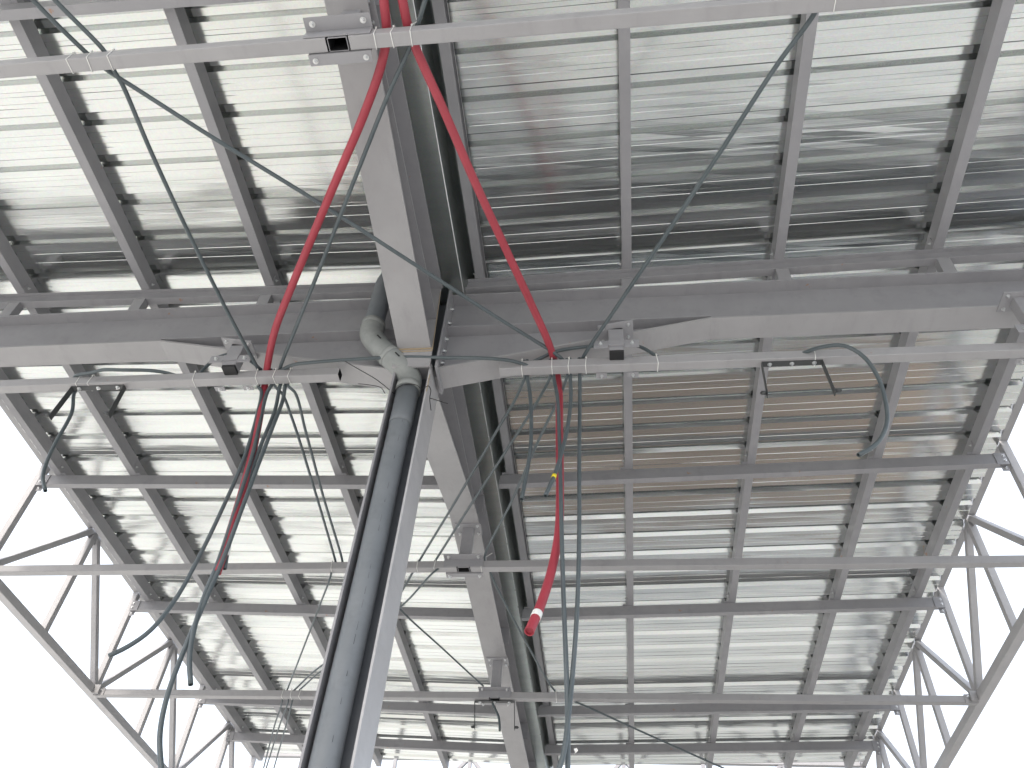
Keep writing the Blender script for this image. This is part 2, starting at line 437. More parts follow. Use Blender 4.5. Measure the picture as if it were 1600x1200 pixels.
# ------------------------------------------------------------------ sloping rail on the cantilever beam
def taper_box(bm, x0, x1, y0, y1, zf, h, lift=0):
    """box along x whose underside follows zf(x)"""
    rows = [[bm.verts.new((x, y, zf(x) + dz + lift)) for y, dz in ((y0, 0), (y1, 0), (y1, h), (y0, h))] for x in (x0, x1)]
    a, b = rows
    for k in range(4): bm.faces.new((a[k], a[(k+1) % 4], b[(k+1) % 4], b[k]))
    bm.faces.new(a); bm.faces.new(b[::-1])
def channel(bm, x0, x1, y0, y1, zf, h, tw=.006):
    """channel section along x: two flanges and a web on the near side, set back behind the lips"""
    taper_box(bm, x0, x1, y0, y1, zf, tw)
    taper_box(bm, x0, x1, y0, y1, zf, tw, h - tw)
    taper_box(bm, x0, x1, y0 + .0015, y0 + .0015 + tw, zf, h - 2 * tw - .0004, tw + .0002)
    taper_box(bm, x0, x1, y1 - .0015 - tw, y1 - .0015, zf, h - 2 * tw - .0004, tw + .0002)

def I_small(bm, x0, x1, y0, y1, zf, h):
    taper_box(bm, x0, x1, y0, y1, zf, .009)
    taper_box(bm, x0, x1, y0, y1, zf, .009, h - .009)
    ym = (y0 + y1) / 2
    taper_box(bm, x0, x1, ym - .004, ym + .004, zf, h - .0184, .0092)

PR = [.238, 1.474, 2.72, 3.664]      # right purlins: right edge of the lower flange
PL = [-2.93, -4.09, -5.30, -6.20]    # left purlins: left edge of the lower flange
RY = 4.115
for side, x0, x1, labs in (('left', XL + .08, NX0 - .03, PL), ('right', NX1 + .03, XR - .09, PR)):
    t = thing('roof_rail', 'sloping grey roof rail on short posts above the %s cantilever beam' % side, 'steel rail', ((x0 + x1) / 2, RY, zs(x0)), 'sloping rails above the cantilever beams')
    bm = bmesh.new()
    I_small(bm, x0, x1, RY - .036, RY + .036, zs, HS)
    obj('rail', bm, 'paint', t)
    for x in labs[:-1] if side == 'left' else labs[:-1]:
        xx = x + (.04 if side == 'left' else -.04)
        za = zs(xx - .05 if side == 'right' else xx + .05) - .001
        bm = bmesh.new()
        quad_box(bm, (xx - .05, RY - .034, ZU + .001), (xx + .05, RY - .029, za)); quad_box(bm, (xx - .05, RY - .0285, ZU + .001), (xx - .044, RY + .04, za)); quad_box(bm, (xx + .044, RY - .0285, ZU + .001), (xx + .05, RY + .04, za))
        obj('stub_post', bm, 'paint', t)

# ------------------------------------------------------------------ tie beams
def tie(y, side, lab):
    x0, x1 = (XL + .10, NX - .0055) if side == 'left' else (NX + .0055, XR - .10)
    t = thing('tie_beam', lab, 'steel beam', ((x0 + x1) / 2, y, zs(x0)), 'sloping tie beams between the spine beam and the trusses')
    bm = bmesh.new()
    zf = lambda x: zs(x)
    xi = NX0 - .01 if side == 'left' else NX1 + .01
    a, b = (x0, xi) if side == 'left' else (xi, x1)
    taper_box(bm, a, b, y - .036, y + .036, zf, .006)
    taper_box(bm, a, b, y - .036, y + .036, zf, .006, HS - .006)
    taper_box(bm, a, b, y - .036, y - .030, zf, HS - .0124, .0062)
    taper_box(bm, a, b, y + .0, y + .006, zf, HS - .0124, .0062)
    obj('channel', bm, 'paint', t)
    # end plate against the truss with two bolts, cleat against the spine beam
    xe = XL + .098 if side == 'left' else XR - .098
    s = 1 if side == 'left' else -1
    bm = bmesh.new(); quad_box(bm, (min(xe, xe + s * .11), y - .046, zs(xe) - .022), (max(xe, xe + s * .11), y - .0375, zs(xe) + .125)); obj('end_plate', bm, 'paint', t)
    bm = bmesh.new(); quad_box(bm, (min(xe + s*.004, xe + s * .07), y - .010, zs(xe) - .075), (max(xe + s*.004, xe + s * .07), y - .002, zs(xe) - .001)); obj('end_cleat', bm, 'paint', t)
    for dz in (.025, .085): bolt(t, (xe + s * .03, y - .0465, zs(xe) + dz), (0, -1, 0), .009, .01)
    bolt(t, (xe + s * .035, y - .0105, zs(xe) - .045), (0, -1, 0), .008, .01)
    xi2 = NX - .006 if side == 'left' else NX + .006
    bm = bmesh.new(); quad_box(bm, (min(xi2, a if side == 'right' else b) , y + .008, ZU - .25), (max(xi2, a if side == 'right' else b), y + .016, ZU - .018)); obj('gusset', bm, 'paint', t)
    return t
TIE_Y = [1.665, 6.625, 9.165, 11.74, 13.02]
TIE_N = ['nearest to the camera', 'just beyond the column', 'second beyond the column', 'third beyond the column', 'farthest before the canopy end']
for y, n in zip(TIE_Y, TIE_N):
    for side in ('left', 'right'):
        tie(y, side, 'grey tie beam under the %s roof half, %s' % (side, n))

# ------------------------------------------------------------------ purlins
def purlin(xe, side, lab):
    """C purlin along y. xe = outer edge of the lower flange; the web faces the valley"""
    s = 1 if side == 'left' else -1
    W, H, T, L = .078, .15, .003, .016
    xw = xe + s * W
    z = zp(xe if side == 'left' else xe)
    bm = bmesh.new()
    def bx(xa, xb, za, zb): quad_box(bm, (min(xa, xb), Y0 + .05, za), (max(xa, xb), Y1 - .02, zb))
    bx(xe, xw, z, z + T); bx(xe, xw, z + H - T, z + H)
    bx(xw, xw - s * T, z + T + .0002, z + H - T - .0002)
    bx(xe, xe + s * T, z + T + .0002, z + L); bx(xe, xe + s * T, z + H - L, z + H - T - .0002)
    t = thing('purlin', lab, 'purlin', (xe + s * W/2, 5, z), 'roof purlins running along the canopy')
    obj('channel', bm, 'paint', t)
    for y in [1.60] + [4.11] + [6.56, 9.10, 11.68, 12.96]:
        bm = bmesh.new()
        quad_box(bm, (min(xw + s*.001, xw + s * .006), y - .075, z + .004), (max(xw + s*.001, xw + s * .006), y + .05, z + .085))
        quad_box(bm, (min(xw + s*.0065, xw + s * .05), y + .0, z + .0005), (max(xw + s*.0065, xw + s * .05), y + .05, z + .0055))
        c = obj('cleat', bm, 'paint', t)
        bolt(c, (xw + s * .0065, y - .04, z + .055), (s, 0, 0), .008, .009)
    return t
purlin(-.99 , 'right', 'grey purlin running right beside the gutter')
for i, x in enumerate(PR):
    purlin(x, 'right', ['first grey purlin right of the gutter purlin, upright in the picture', 'second grey purlin under the right roof half', 'third grey purlin under the right roof half', 'outermost grey purlin beside the right roof edge'][i])
purlin(-1.78, 'left', 'grey purlin half hidden above the left side of the spine beam')
for i, x in enumerate(PL):
    purlin(x, 'left', ['first fully visible grey purlin left of the spine beam', 'second grey purlin left of the spine beam', 'third grey purlin left of the spine beam', 'outermost grey purlin beside the left roof edge'][i])

# ------------------------------------------------------------------ roof sheets
PITCH, PHASE = .3556, 7.176
def profile():
    """(y, dz) of the trapezoidal sheet from Y0 to Y1; dz upwards"""
    pts = []
    k0 = math.floor((Y0 - PHASE) / PITCH); k1 = math.ceil((Y1 - PHASE) / PITCH)
    for k in range(k0, k1 + 1):
        c = PHASE + k * PITCH
        pts += [(c - .054, 0), (c - .027, .043), (c + .027, .043), (c + .054, 0)]
        for q in (.054 + .248 * .31, .054 + .248 * .68):
            pts += [(c + q - .0200, 0), (c + q - .0165, .0030), (c + q + .0165, .0030), (c + q + .0200, 0)]
    pts.sort(); return [p for p in pts if Y0 <= p[0] <= Y1]
PROF = profile()
def deck(x0, x1, lab):
    bm = bmesh.new(); xs = [x0 + (x1 - x0) * i / 14 for i in range(15)]
    rnd = random.Random(int(abs(x0) * 100))
    grid = []
    for x in xs:
        grid.append([bm.verts.new((x, y, zr(x) + dz + rnd.uniform(-.0007, .0007))) for y, dz in PROF])
    for a, b in zip(grid, grid[1:]):
        for i in range(len(a) - 1): bm.faces.new((a[i], b[i], b[i+1], a[i+1]))
    o = obj('roof_sheet', bm, 'galv')
    m = o.modifiers.new('thickness', 'SOLIDIFY'); m.thickness = .0012; m.offset = 1
    tag(o, lab, 'roof sheet', 'ribbed metal roof halves')
    return o
dl = deck(XL + .092, -1.46, 'ribbed shiny metal roof half left of the spine beam')
dr = deck(-1.09, XR - .092, 'ribbed shiny metal roof half right of the gutter')

# ------------------------------------------------------------------ valley gutter
bm = bmesh.new()
gz = 5.565
prof = [(-1.52, 5.90), (-1.41, 5.86), (-1.40, gz), (-1.155, gz), (-1.128, 5.80), (-1.10, 5.86), (-1.02, 5.895)]
th = .002
ys = [Y0 + .1 + i * 2.03 for i in range(10)]
t = thing('valley_gutter', 'galvanised box gutter between the spine beam and the right roof half', 'gutter', (-1.28, 5, gz))
for a, b in zip(ys, ys[1:]):
    b = min(b + .03, Y1)
    for i, (p, q) in enumerate(zip(prof, prof[1:])):
        v = [bm.verts.new((p[0], a, p[1])), bm.verts.new((q[0], a, q[1])), bm.verts.new((q[0], b, q[1] - .0015)), bm.verts.new((p[0], b, p[1] - .0015))]
        bm.faces.new(v)
bmesh.ops.remove_doubles(bm, verts=bm.verts, dist=.0001)
o = obj('trough', bm, 'gutter', t)
m = o.modifiers.new('thickness', 'SOLIDIFY'); m.thickness = .0012; m.offset = 1
bm = bmesh.new(); cyl(bm, (-1.152, Y0 + .1, gz + .001), (-1.152, Y1, gz + .001), .0045, 8); obj('folded_edge', bm, 'bolt', t)

# ------------------------------------------------------------------ cross tubes with hangers
def tube(x0, x1, y, lab, name='cross_tube'):
    t = thing(name, lab, 'steel tube', ((x0 + x1) / 2, y, ZT), 'square tubes hung below the roof')
    bm = bmesh.new(); tube_member(bm, (x0, y, ZT + .04), (x1, y, ZT + .04), .08); obj('tube', bm, 'paint_light', t)
    return t
XLi, XRi = XL + .095, XR - .095
HX = -1.411
tubes = {}
rows = [(0, 'nearest to the camera', HX - .066, HX + .066), (1, 'beside the column', -2.017, -.787), (2, 'first beyond the column', HX - .066, HX + .066), (3, 'second beyond the column', HX - .066, HX + .066)]
for i, n, xa, xb in rows:
    a = tube(XLi, xa, TY[i], 'square grey cross tube on the left, row %s' % n)
    b = tube(xb, XRi, TY[i], 'square grey cross tube on the right, row %s' % n)
    tubes[i] = (a, b)
    for tb, xe, s in ((a, XLi, 1), (b, XRi, -1)):
        bm = bmesh.new(); quad_box(bm, (min(xe + s*.002, xe + s * .13), TY[i] - .048, ZT - .012), (max(xe + s*.002, xe + s * .13), TY[i] - .0405, ZT + .09)); obj('end_plate', bm, 'paint_light', tb)
        bolt(tb, (xe + s * .09, TY[i] - .0485, ZT + .06), (0, -1, 0), .009, .01)

def hanger(x, y, ztop, lab, near=True, on_tube=False, slope=0):
    """hollow vertical hanger with clamp angles round the cross tube"""
    t = thing('tube_hanger', lab, 'hanger', (x, y, ZT), 'hangers that carry the cross tubes')
    zb = ZT + .002
    hy = y if not on_tube else y - .083
    if on_tube: zb = ZT + .060
    bm = bmesh.new(); tube_member(bm, (x, hy, zb), (x, hy, ztop - .014 - .06 * abs(slope)), .112, .076 if not on_tube else .09, up=(0, 1, 0)); obj('post', bm, 'paint', t)
    # head plate bolted to the beam
    bm = bmesh.new(); prism(bm, rounded(.18, .012, .001, 1), (x - .13, hy, ztop - .0065 - .13 * slope), (x + .13, hy, ztop - .0065 + .13 * slope)); obj('head_plate', bm, 'paint', t)
    for dx in (-.095, .095):
        for dy in (-.06, .06): bolt(t, (x + dx, hy + dy, ztop - .0135 + dx * slope), (0, 0, -1), .010, .011)
    # clamp angles near and far
    if not on_tube:
        bm = bmesh.new()
        quad_box(bm, (x - .19, y - .0485, ZT + .010), (x + .19, y - .0425, ZT + .090)); quad_box(bm, (x - .19, y - .125, ZT + .0905), (x + .19, y - .0425, ZT + .0965))
        obj('clamp_angle', bm, 'paint', t)
        bm = bmesh.new()
        quad_box(bm, (x - .18, y + .0425, ZT - .005), (x + .18, y + .0485, ZT + .06)); quad_box(bm, (x - .18, y + .0425, ZT - .0115), (x + .18, y + .105, ZT - .0055))
        obj('clamp_angle', bm, 'paint', t)
        for dx in (-.145, .145):
            bolt(t, (x + dx, y - .088, ZT + .0902), (0, 0, -1), .012, .013)
            bolt(t, (x + dx, y + .078, ZT - .0118), (0, 0, -1), .011, .012)
    else:
        bm = bmesh.new()
        quad_box(bm, (x - .165, hy - .054, ZT + .078), (x - .06, hy - .046, ZT + .155)); quad_box(bm, (x + .06, hy - .054, ZT + .078), (x + .165, hy - .046, ZT + .155))
        quad_box(bm, (x - .0595, hy - .060, ZT + .10), (x + .0595, hy - .0465, ZT + .155))
        obj('clamp_angle', bm, 'paint', t)
        for dx in (-.115, .115):
            bolt(t, (x + dx, hy - .0545, ZT + .115), (0, -1, 0), .010, .011)
            bm = bmesh.new(); quad_box(bm, (x + dx - .04, y + .0405, ZT - .006), (x + dx + .04, y + .085, ZT - .001)); obj('foot_tab', bm, 'paint', t)
            bolt(t, (x + dx, y + .064, ZT - .0062), (0, 0, -1), .009, .010)
    return t
hanger(HX, TY[0], ZB, 'open tube hanger with clamp angles above the camera, on the nearest cross tube')
hanger(HX, TY[2], ZB, 'tube hanger under the spine beam on the first cross tube beyond the column')
hanger(HX, TY[3], ZB, 'tube hanger under the spine beam on the second cross tube beyond the column')
hanger(-2.87, TY[1], 4.912, 'tube hanger left of the column under the left cantilever beam', on_tube=True, slope=-.224)
hanger(.08, TY[1], 4.922, 'tube hanger right of the column under the right cantilever beam', on_tube=True, slope=.224)
hanger(3.0, TY[1], ZB, 'tube hanger at the right picture edge under the right cantilever beam', on_tube=True)

# ------------------------------------------------------------------ side trusses
POST_Y = [-.85, .4, 1.645, 2.9, 4.185, 5.40, 6.625, 7.88, 9.21, 10.50, 11.77, 13.10, 14.35]
def truss(side):
    s = 1 if side == 'left' else -1
    xo = XL if side == 'left' else XR
    xc = xo + s * .05
    t = thing('edge_truss', 'deep grey tubular truss along the %s edge of the canopy' % side, 'truss', (xc, 5, ZT), 'trusses along the two long edges')
    bm = bmesh.new(); prism(bm, rounded(.085, .085), (xo + s * .0425, Y0 - .1, 6.11), (xo + s * .0425, 14.40, 6.11)); obj('top_chord', bm, 'paint_light', t)
    bm = bmesh.new(); prism(bm, rounded(.10, .10), (xc, Y0 - .1, ZT + .05), (xc, 14.40, ZT + .05)); obj('bottom_chord', bm, 'paint_brightened', t)
    xw = xo + s * .048
    zt, zb = 6.066, ZT + .101
    for i, y in enumerate(POST_Y):
        bm = bmesh.new(); prism(bm, rounded(.078, .078), (xw, y, zb), (xw, y, zt), up=(0, 1, 0)); obj('post', bm, 'paint_brightened', t)  # truss members in the brightened grey, sky glare put into the colour
    for i in range(1, len(POST_Y), 2):      # diagonals fan out from the top of every second post
        for j in (i - 1, i + 1):
            if j >= len(POST_Y): continue
            d = 1 if j > i else -1
            a = Vector((xw, POST_Y[i] + d * .05, zt + .005)); b = Vector((xw, POST_Y[j] - d * .045, zb + .03))
            bm = bmesh.new(); prism(bm, rounded(.072, .072), a, b, up=(1, 0, 0)); obj('diagonal', bm, 'paint_brightened', t)
        bm = bmesh.new(); quad_box(bm, (xw - .004, POST_Y[i] - .12, zt - .11), (xw + .004, POST_Y[i] + .12, zt + .0)); obj('gusset', bm, 'paint', t)
    for y in TY + [14.35]:
        bm = bmesh.new(); quad_box(bm, (xw - .04, y - .10, zb + .0), (xw + .04, y + .10, zb + .012)); quad_box(bm, (xw + s * .042, y - .09, ZT + .002), (xw + s * .125, y - .0515, ZT + .11)); obj('node_plate', bm, 'paint_light', t)
    return t
truss('left'); truss('right')
# end truss at the far gable
t = thing('end_truss', 'grey tubular truss closing the far end of the canopy', 'truss', (XC, 14.33, ZT))
bm = bmesh.new(); prism(bm, rounded(.085, .085), (XL + .1, 14.33, 6.11), (XR - .1, 14.33, 6.11)); obj('top_chord', bm, 'paint_light', t)
bm = bmesh.new(); prism(bm, rounded(.10, .10), (XL + .11, 14.33, ZT + .05), (XR - .11, 14.33, ZT + .05)); obj('bottom_chord', bm, 'paint_light', t)
n = 8
for k in range(1, n):
    x = XL + (XR - XL) * k / n
    bm = bmesh.new(); prism(bm, rounded(.065, .065), (x, 14.33, ZT + .101), (x, 14.33, 6.066), up=(0, 1, 0)); obj('post', bm, 'paint', t)
    if k % 2:
        for d in (-1, 1):
            x2 = XL + (XR - XL) * (k + d) / n
            bm = bmesh.new(); prism(bm, rounded(.062, .062), (x + d * .05, 14.33, 6.07), (x2 - d * .05, 14.33, ZT + .13), up=(0, 1, 0)); obj('diagonal', bm, 'paint', t)

# ------------------------------------------------------------------ rainwater downpipe
t = thing('downpipe', 'thick grey plastic rain downpipe nested inside the steel column', 'downpipe', (-1.46, 4.10, -1.4))
px, py, pr = -1.448, 4.095, .078
bm = bmesh.new()
low = [(px + (-.012) * (1 - k / 40) + .002 * math.sin(k * .5), py, -1.3 + (4.47 + 1.3) * k / 40) for k in range(41)]
sweep(bm, low, pr, 28, hollow=True); obj('pipe', bm, 'pvc', t)
bm = bmesh.new(); sweep(bm, [(px - .001, py, 4.05), (px - .001, py, 4.09), (px, py, 4.42)], pr + .0045, 28, hollow=False); obj('pipe_socket', bm, 'pvc', t)
ux, uy = -1.80, 3.975
bm = bmesh.new(); sweep(bm, smooth_path([(ux, uy, 5.02), (ux, uy, 5.3), (ux, uy, 5.58), (ux + .03, uy, 5.68), (ux + .10, uy, 5.71), (-1.50, uy, 5.715), (-1.30, uy, 5.715)], .03), pr, 28); obj('pipe', bm, 'pvc', t)
# two 45 degree bends with sockets
a0, a1, a2, a3 = Vector((ux, uy, 5.06)), Vector((ux, uy, 4.90)), Vector((px, py, 4.56)), Vector((px, py, 4.40))
path = [a0, a1 + (a0 - a1) * .35] + [a1 + V(.012, .004, .012)] + [a1 + (a2 - a1) * .22, a1 + (a2 - a1) * .5, a1 + (a2 - a1) * .78, a2 + V(-.012, -.004, -.012), a2 + (a3 - a2) * .35, a3]
bm = bmesh.new(); sweep(bm, smooth_path(path, .018), pr + .011, 32, hollow=False); obj('elbow', bm, 'pvc_elbow', t)
for p, q in ((a0, a0 - V(0, 0, .05)), (a1 + (a2 - a1) * .45, a1 + (a2 - a1) * .52), (a3 + V(0, 0, .06), a3)):
    bm = bmesh.new(); sweep(bm, [p, p + (q - p) * .5, q], pr + .0150, 32, hollow=False); obj('socket_ring', bm, 'pvc_elbow', t)
for k, (u, w) in enumerate(((.18, .045), (.62, .05))):
    c = a1 + (a2 - a1) * u; d = (a2 - a1).normalized()
    bm = bmesh.new(); prism(bm, rounded(.012, .002, .0005, 1), c + V(.02, -pr - .0145, 0), c + V(.02, -pr - .0145, 0) + d * w, up=(0, 1, 0)); obj('print_mark', bm, 'black_wire', t)
acc = bmesh.new()
for k in range(34):     # faint line of print along the lower pipe
    z = 1.2 + k * .085 + random.uniform(-.02, .02)
    if random.random() < .35: continue
    a = R(-62); bm2 = bmesh.new()
    p = V(px - .006 + math.cos(a) * (pr + .0006), py + math.sin(a) * (pr + .0006), z)
    cyl(bm2, p, p + V(0, 0, random.uniform(.01, .06)), random.choice((.0009, .0013)), 6)
    me = bpy.data.meshes.new('tmp'); bm2.to_mesh(me); bm2.free(); acc.from_mesh(me); bpy.data.meshes.remove(me)
obj('print_line', acc, 'black_wire', t)

# tie wires
def wire(name, lab, cat, pts, r, mat='black_wire', group=None, closed=False, step=.015):
    bm = bmesh.new(); P = smooth_path(pts, step) if not closed else [Vector(p) for p in pts]
    sweep(bm, P, r, 8, hollow=False, closed=closed)
    return tag(obj(name, bm, mat), lab, cat, group)
w = [(-1.95, 4.17, 4.83), (-1.80, 4.10, 4.73), (-1.66, 4.02, 4.655), (-1.60, 3.985, 4.635)]
loop = [(px + math.cos(R(a)) * .092, py + math.sin(R(a)) * .092, 4.395 + .03 * math.sin(R(a + 60))) for a in range(190, 372, 12)]
wire('tie_wire', 'black wire wrapped round the downpipe just below its elbow', 'wire', [(-1.93, 3.95, 4.60), (-1.80, 3.95, 4.50), (-1.66, 3.96, 4.40), (-1.60, 3.99, 4.365)] + loop + [(-1.33, 4.06, 4.37), (-1.283, 4.025, 4.38), (-1.255, 4.02, 4.33), (-1.25, 4.02, 4.24), (-1.225, 4.02, 4.12)], .0032)
wire('tie_wire', 'short loose black wire end left of the downpipe', 'wire', [(-1.80, 4.0, 4.40), (-1.72, 3.99, 4.375), (-1.62, 4.0, 4.35), (-1.585, 4.01, 4.30)], .0028)
wire('tie_wire', 'short black wire stub right of the column head', 'wire', [(-1.252, 4.03, 4.255), (-1.20, 4.05, 4.25), (-1.13, 4.08, 4.245)], .0028)

# ------------------------------------------------------------------ black U brackets
def ubracket(x, y, lab, w=.44, splay=(-.02, .02), arm=.33, zt=ZT, knobs=(-1, 1)):
    t = thing('u_bracket', lab, 'bracket', (x, y, zt - arm), 'black U-shaped lamp brackets')
    bm = bmesh.new(); quad_box(bm, (x - w/2, y - .018, zt - .0055), (x + w/2, y + .03, zt - .0005)); obj('plate', bm, 'paint_dark', t)
    for dx in (-.16, 0, .16): bolt(t, (x + dx * w / .44, y + .006, zt - .0058), (0, 0, -1), .011, .008)
    for sg, sp, kn in ((-1, splay[0], knobs[0]), (1, splay[1], knobs[1])):
        xa = x + sg * (w/2 - .003)
        bm = bmesh.new(); prism(bm, rounded(.048, .005, .001, 1), (xa, y + .006, zt - .006), (xa + sp, y + .006, zt - arm), up=(1, 0, 0)); a = obj('arm', bm, 'paint_dark', t)
        bm = bmesh.new(); cyl(bm, (xa + sp + kn * .004, y, zt - arm + .025), (xa + sp + kn * .038, y, zt - arm + .025), .015, 12)
        cyl(bm, (xa + sp + kn * .0385, y, zt - arm + .025), (xa + sp + kn * .046, y, zt - arm + .025), .008, 6); obj('knob', bm, 'paint_dark', a)
    return t
ubracket(-3.965, 4.12, 'black U bracket screwed under the left cross tube near the left roof edge', .445, (-.03, .01), .33, knobs=(-1, -1))
ubracket(1.32, 4.12, 'black U bracket screwed under the right cross tube right of the column', .425, (-.012, .02), .33, knobs=(-1, 1))
ubracket(-1.415, 9.22, 'small far black U bracket under the second cross tube beyond the column', .47, (.03, .02), .33, knobs=(-1, 1), zt=ZT - .0125)

# ------------------------------------------------------------------ cables and conduits
def cable(name, lab, r, mat, pts, group, corr=0, tapes=()):
    bm = bmesh.new()
    if corr:
        P = smooth_path(pts, .0055); sweep(bm, P, r, 16, corr=corr)
    else:
        P = smooth_path(pts, .03); sweep(bm, P, r, 10)
    cat = 'conduit'
    if not tapes: return tag(obj(name, bm, mat), lab, cat, group)
    t = thing(name, lab, cat, pts[-1], group)
    obj('hose', bm, mat, t)
    for d, L, m in tapes:       # distance of the tape from the end, its length
        acc = 0; i = len(P) - 1
        while acc < d: acc += (P[i] - P[i-1]).length; i -= 1
        seg = [P[i]]; acc = 0
        while acc < L: acc += (P[i] - P[i-1]).length; i -= 1; seg.append(P[i])
        bm = bmesh.new(); sweep(bm, seg, r + .0022, 14, hollow=False); obj('tape', bm, m, t)
    return t
G1, G2, G3 = 'grey conduits strung between cross tubes', 'grey conduit ends hanging from the cross tubes', 'thick red conduits'
LAB = {
 'g_left_a': ('grey_conduit', 'grey conduit dropping steeply from the nearest cross tube to the left hanger cluster', G1),
 'g_left_b': ('grey_conduit', 'long grey conduit crossing diagonally from top left to the right hanger cluster', G1),
 'g_mid': ('grey_conduit', 'grey conduit running beside the left red conduit in front of the spine beam', G1),
 'g_right': ('grey_conduit', 'grey conduit slanting from the top right down towards the right hanger cluster', G1),
 'red_left': ('red_conduit', 'left of two thick red conduits, its end hanging far down on the left', G3),
 'red_right': ('red_conduit', 'right red conduit with a white tape ring near its open end', G3),
 'g_behind': ('grey_conduit', 'thin grey conduit running level across the column head', G1),
 'g_behind_b': ('grey_conduit', 'short grey conduit bowed above the right cross tube behind the hanger clamp', G1),
 'g_behind_c': ('grey_conduit', 'short grey conduit bowed round the left hanger clamp', G1),
 'g_stub_left': ('grey_conduit', 'grey conduit falling beside the left black U bracket to the roof edge', G2),
 'g_arc_right': ('grey_conduit', 'grey conduit curling in a wide arc right of the right U bracket', G2),
 'h_left_curve': ('grey_conduit', 'grey conduit hanging on the left and sweeping out in front of the truss', G2),
 'h_left_short': ('grey_conduit', 'grey conduit in the left cluster ending in the air above the left truss', G2),
 'h_left_tape': ('grey_conduit', 'short grey conduit with pale tape near its tip beside the red end', G2),
 'h_left_long': ('grey_conduit', 'longest grey conduit of the left cluster, leaving the picture at the bottom', G2),
 's_left_a': ('grey_conduit', 'left of two thin conduits running down from the left cluster to the next tube', G1),
 's_left_b': ('grey_conduit', 'right of two thin conduits running down from the left cluster to the next tube', G1),
 's_right_a': ('grey_conduit', 'thin conduit from the right cluster passing behind the column, starting leftmost', G1),
 's_right_b': ('grey_conduit', 'thin conduit from the right cluster to the next tube, second from left', G1),
 's_right_c': ('grey_conduit', 'thin conduit running over the spine beam hanger to the bottom right corner', G1),
 'h_right_loop_a': ('grey_conduit', 'grey conduit end bending down beside the first tie of the right tube', G2),
 'h_right_loop_b': ('grey_conduit', 'grey conduit hanging straight down behind the right red conduit', G2),
 'h_right_tape': ('grey_conduit', 'short grey conduit end marked with yellow tape', G2),
 'h_right_long': ('grey_conduit', 'rightmost long grey conduit hanging straight down to the picture bottom', G2),
 'f_left_a': ('grey_conduit', 'thin far conduit left of the column between the two farther tubes', G1),
 'f_left_b': ('grey_conduit', 'thin far conduit slanting left behind the column to the farther tube', G1),
 'f_diag': ('grey_conduit', 'thin far conduit slanting right from the column to the far tube hanger', G1),
 'f_down_a': ('grey_conduit', 'leftmost of three thin conduits below the far left cross tube', G1),
 'f_down_b': ('grey_conduit', 'middle of three thin conduits below the far left cross tube', G1),
 'f_down_c': ('grey_conduit', 'rightmost of three thin conduits below the far left cross tube', G1),
 'f_bracket': ('grey_conduit', 'short dark conduit hanging by the far U bracket', G2),
}
TAPES = {'red_right': [(.13, .045, 'white_plastic')], 'h_right_tape': [(.17, .03, 'yellow_tape')], 'h_left_tape': [(.07, .05, 'white_plastic')]}
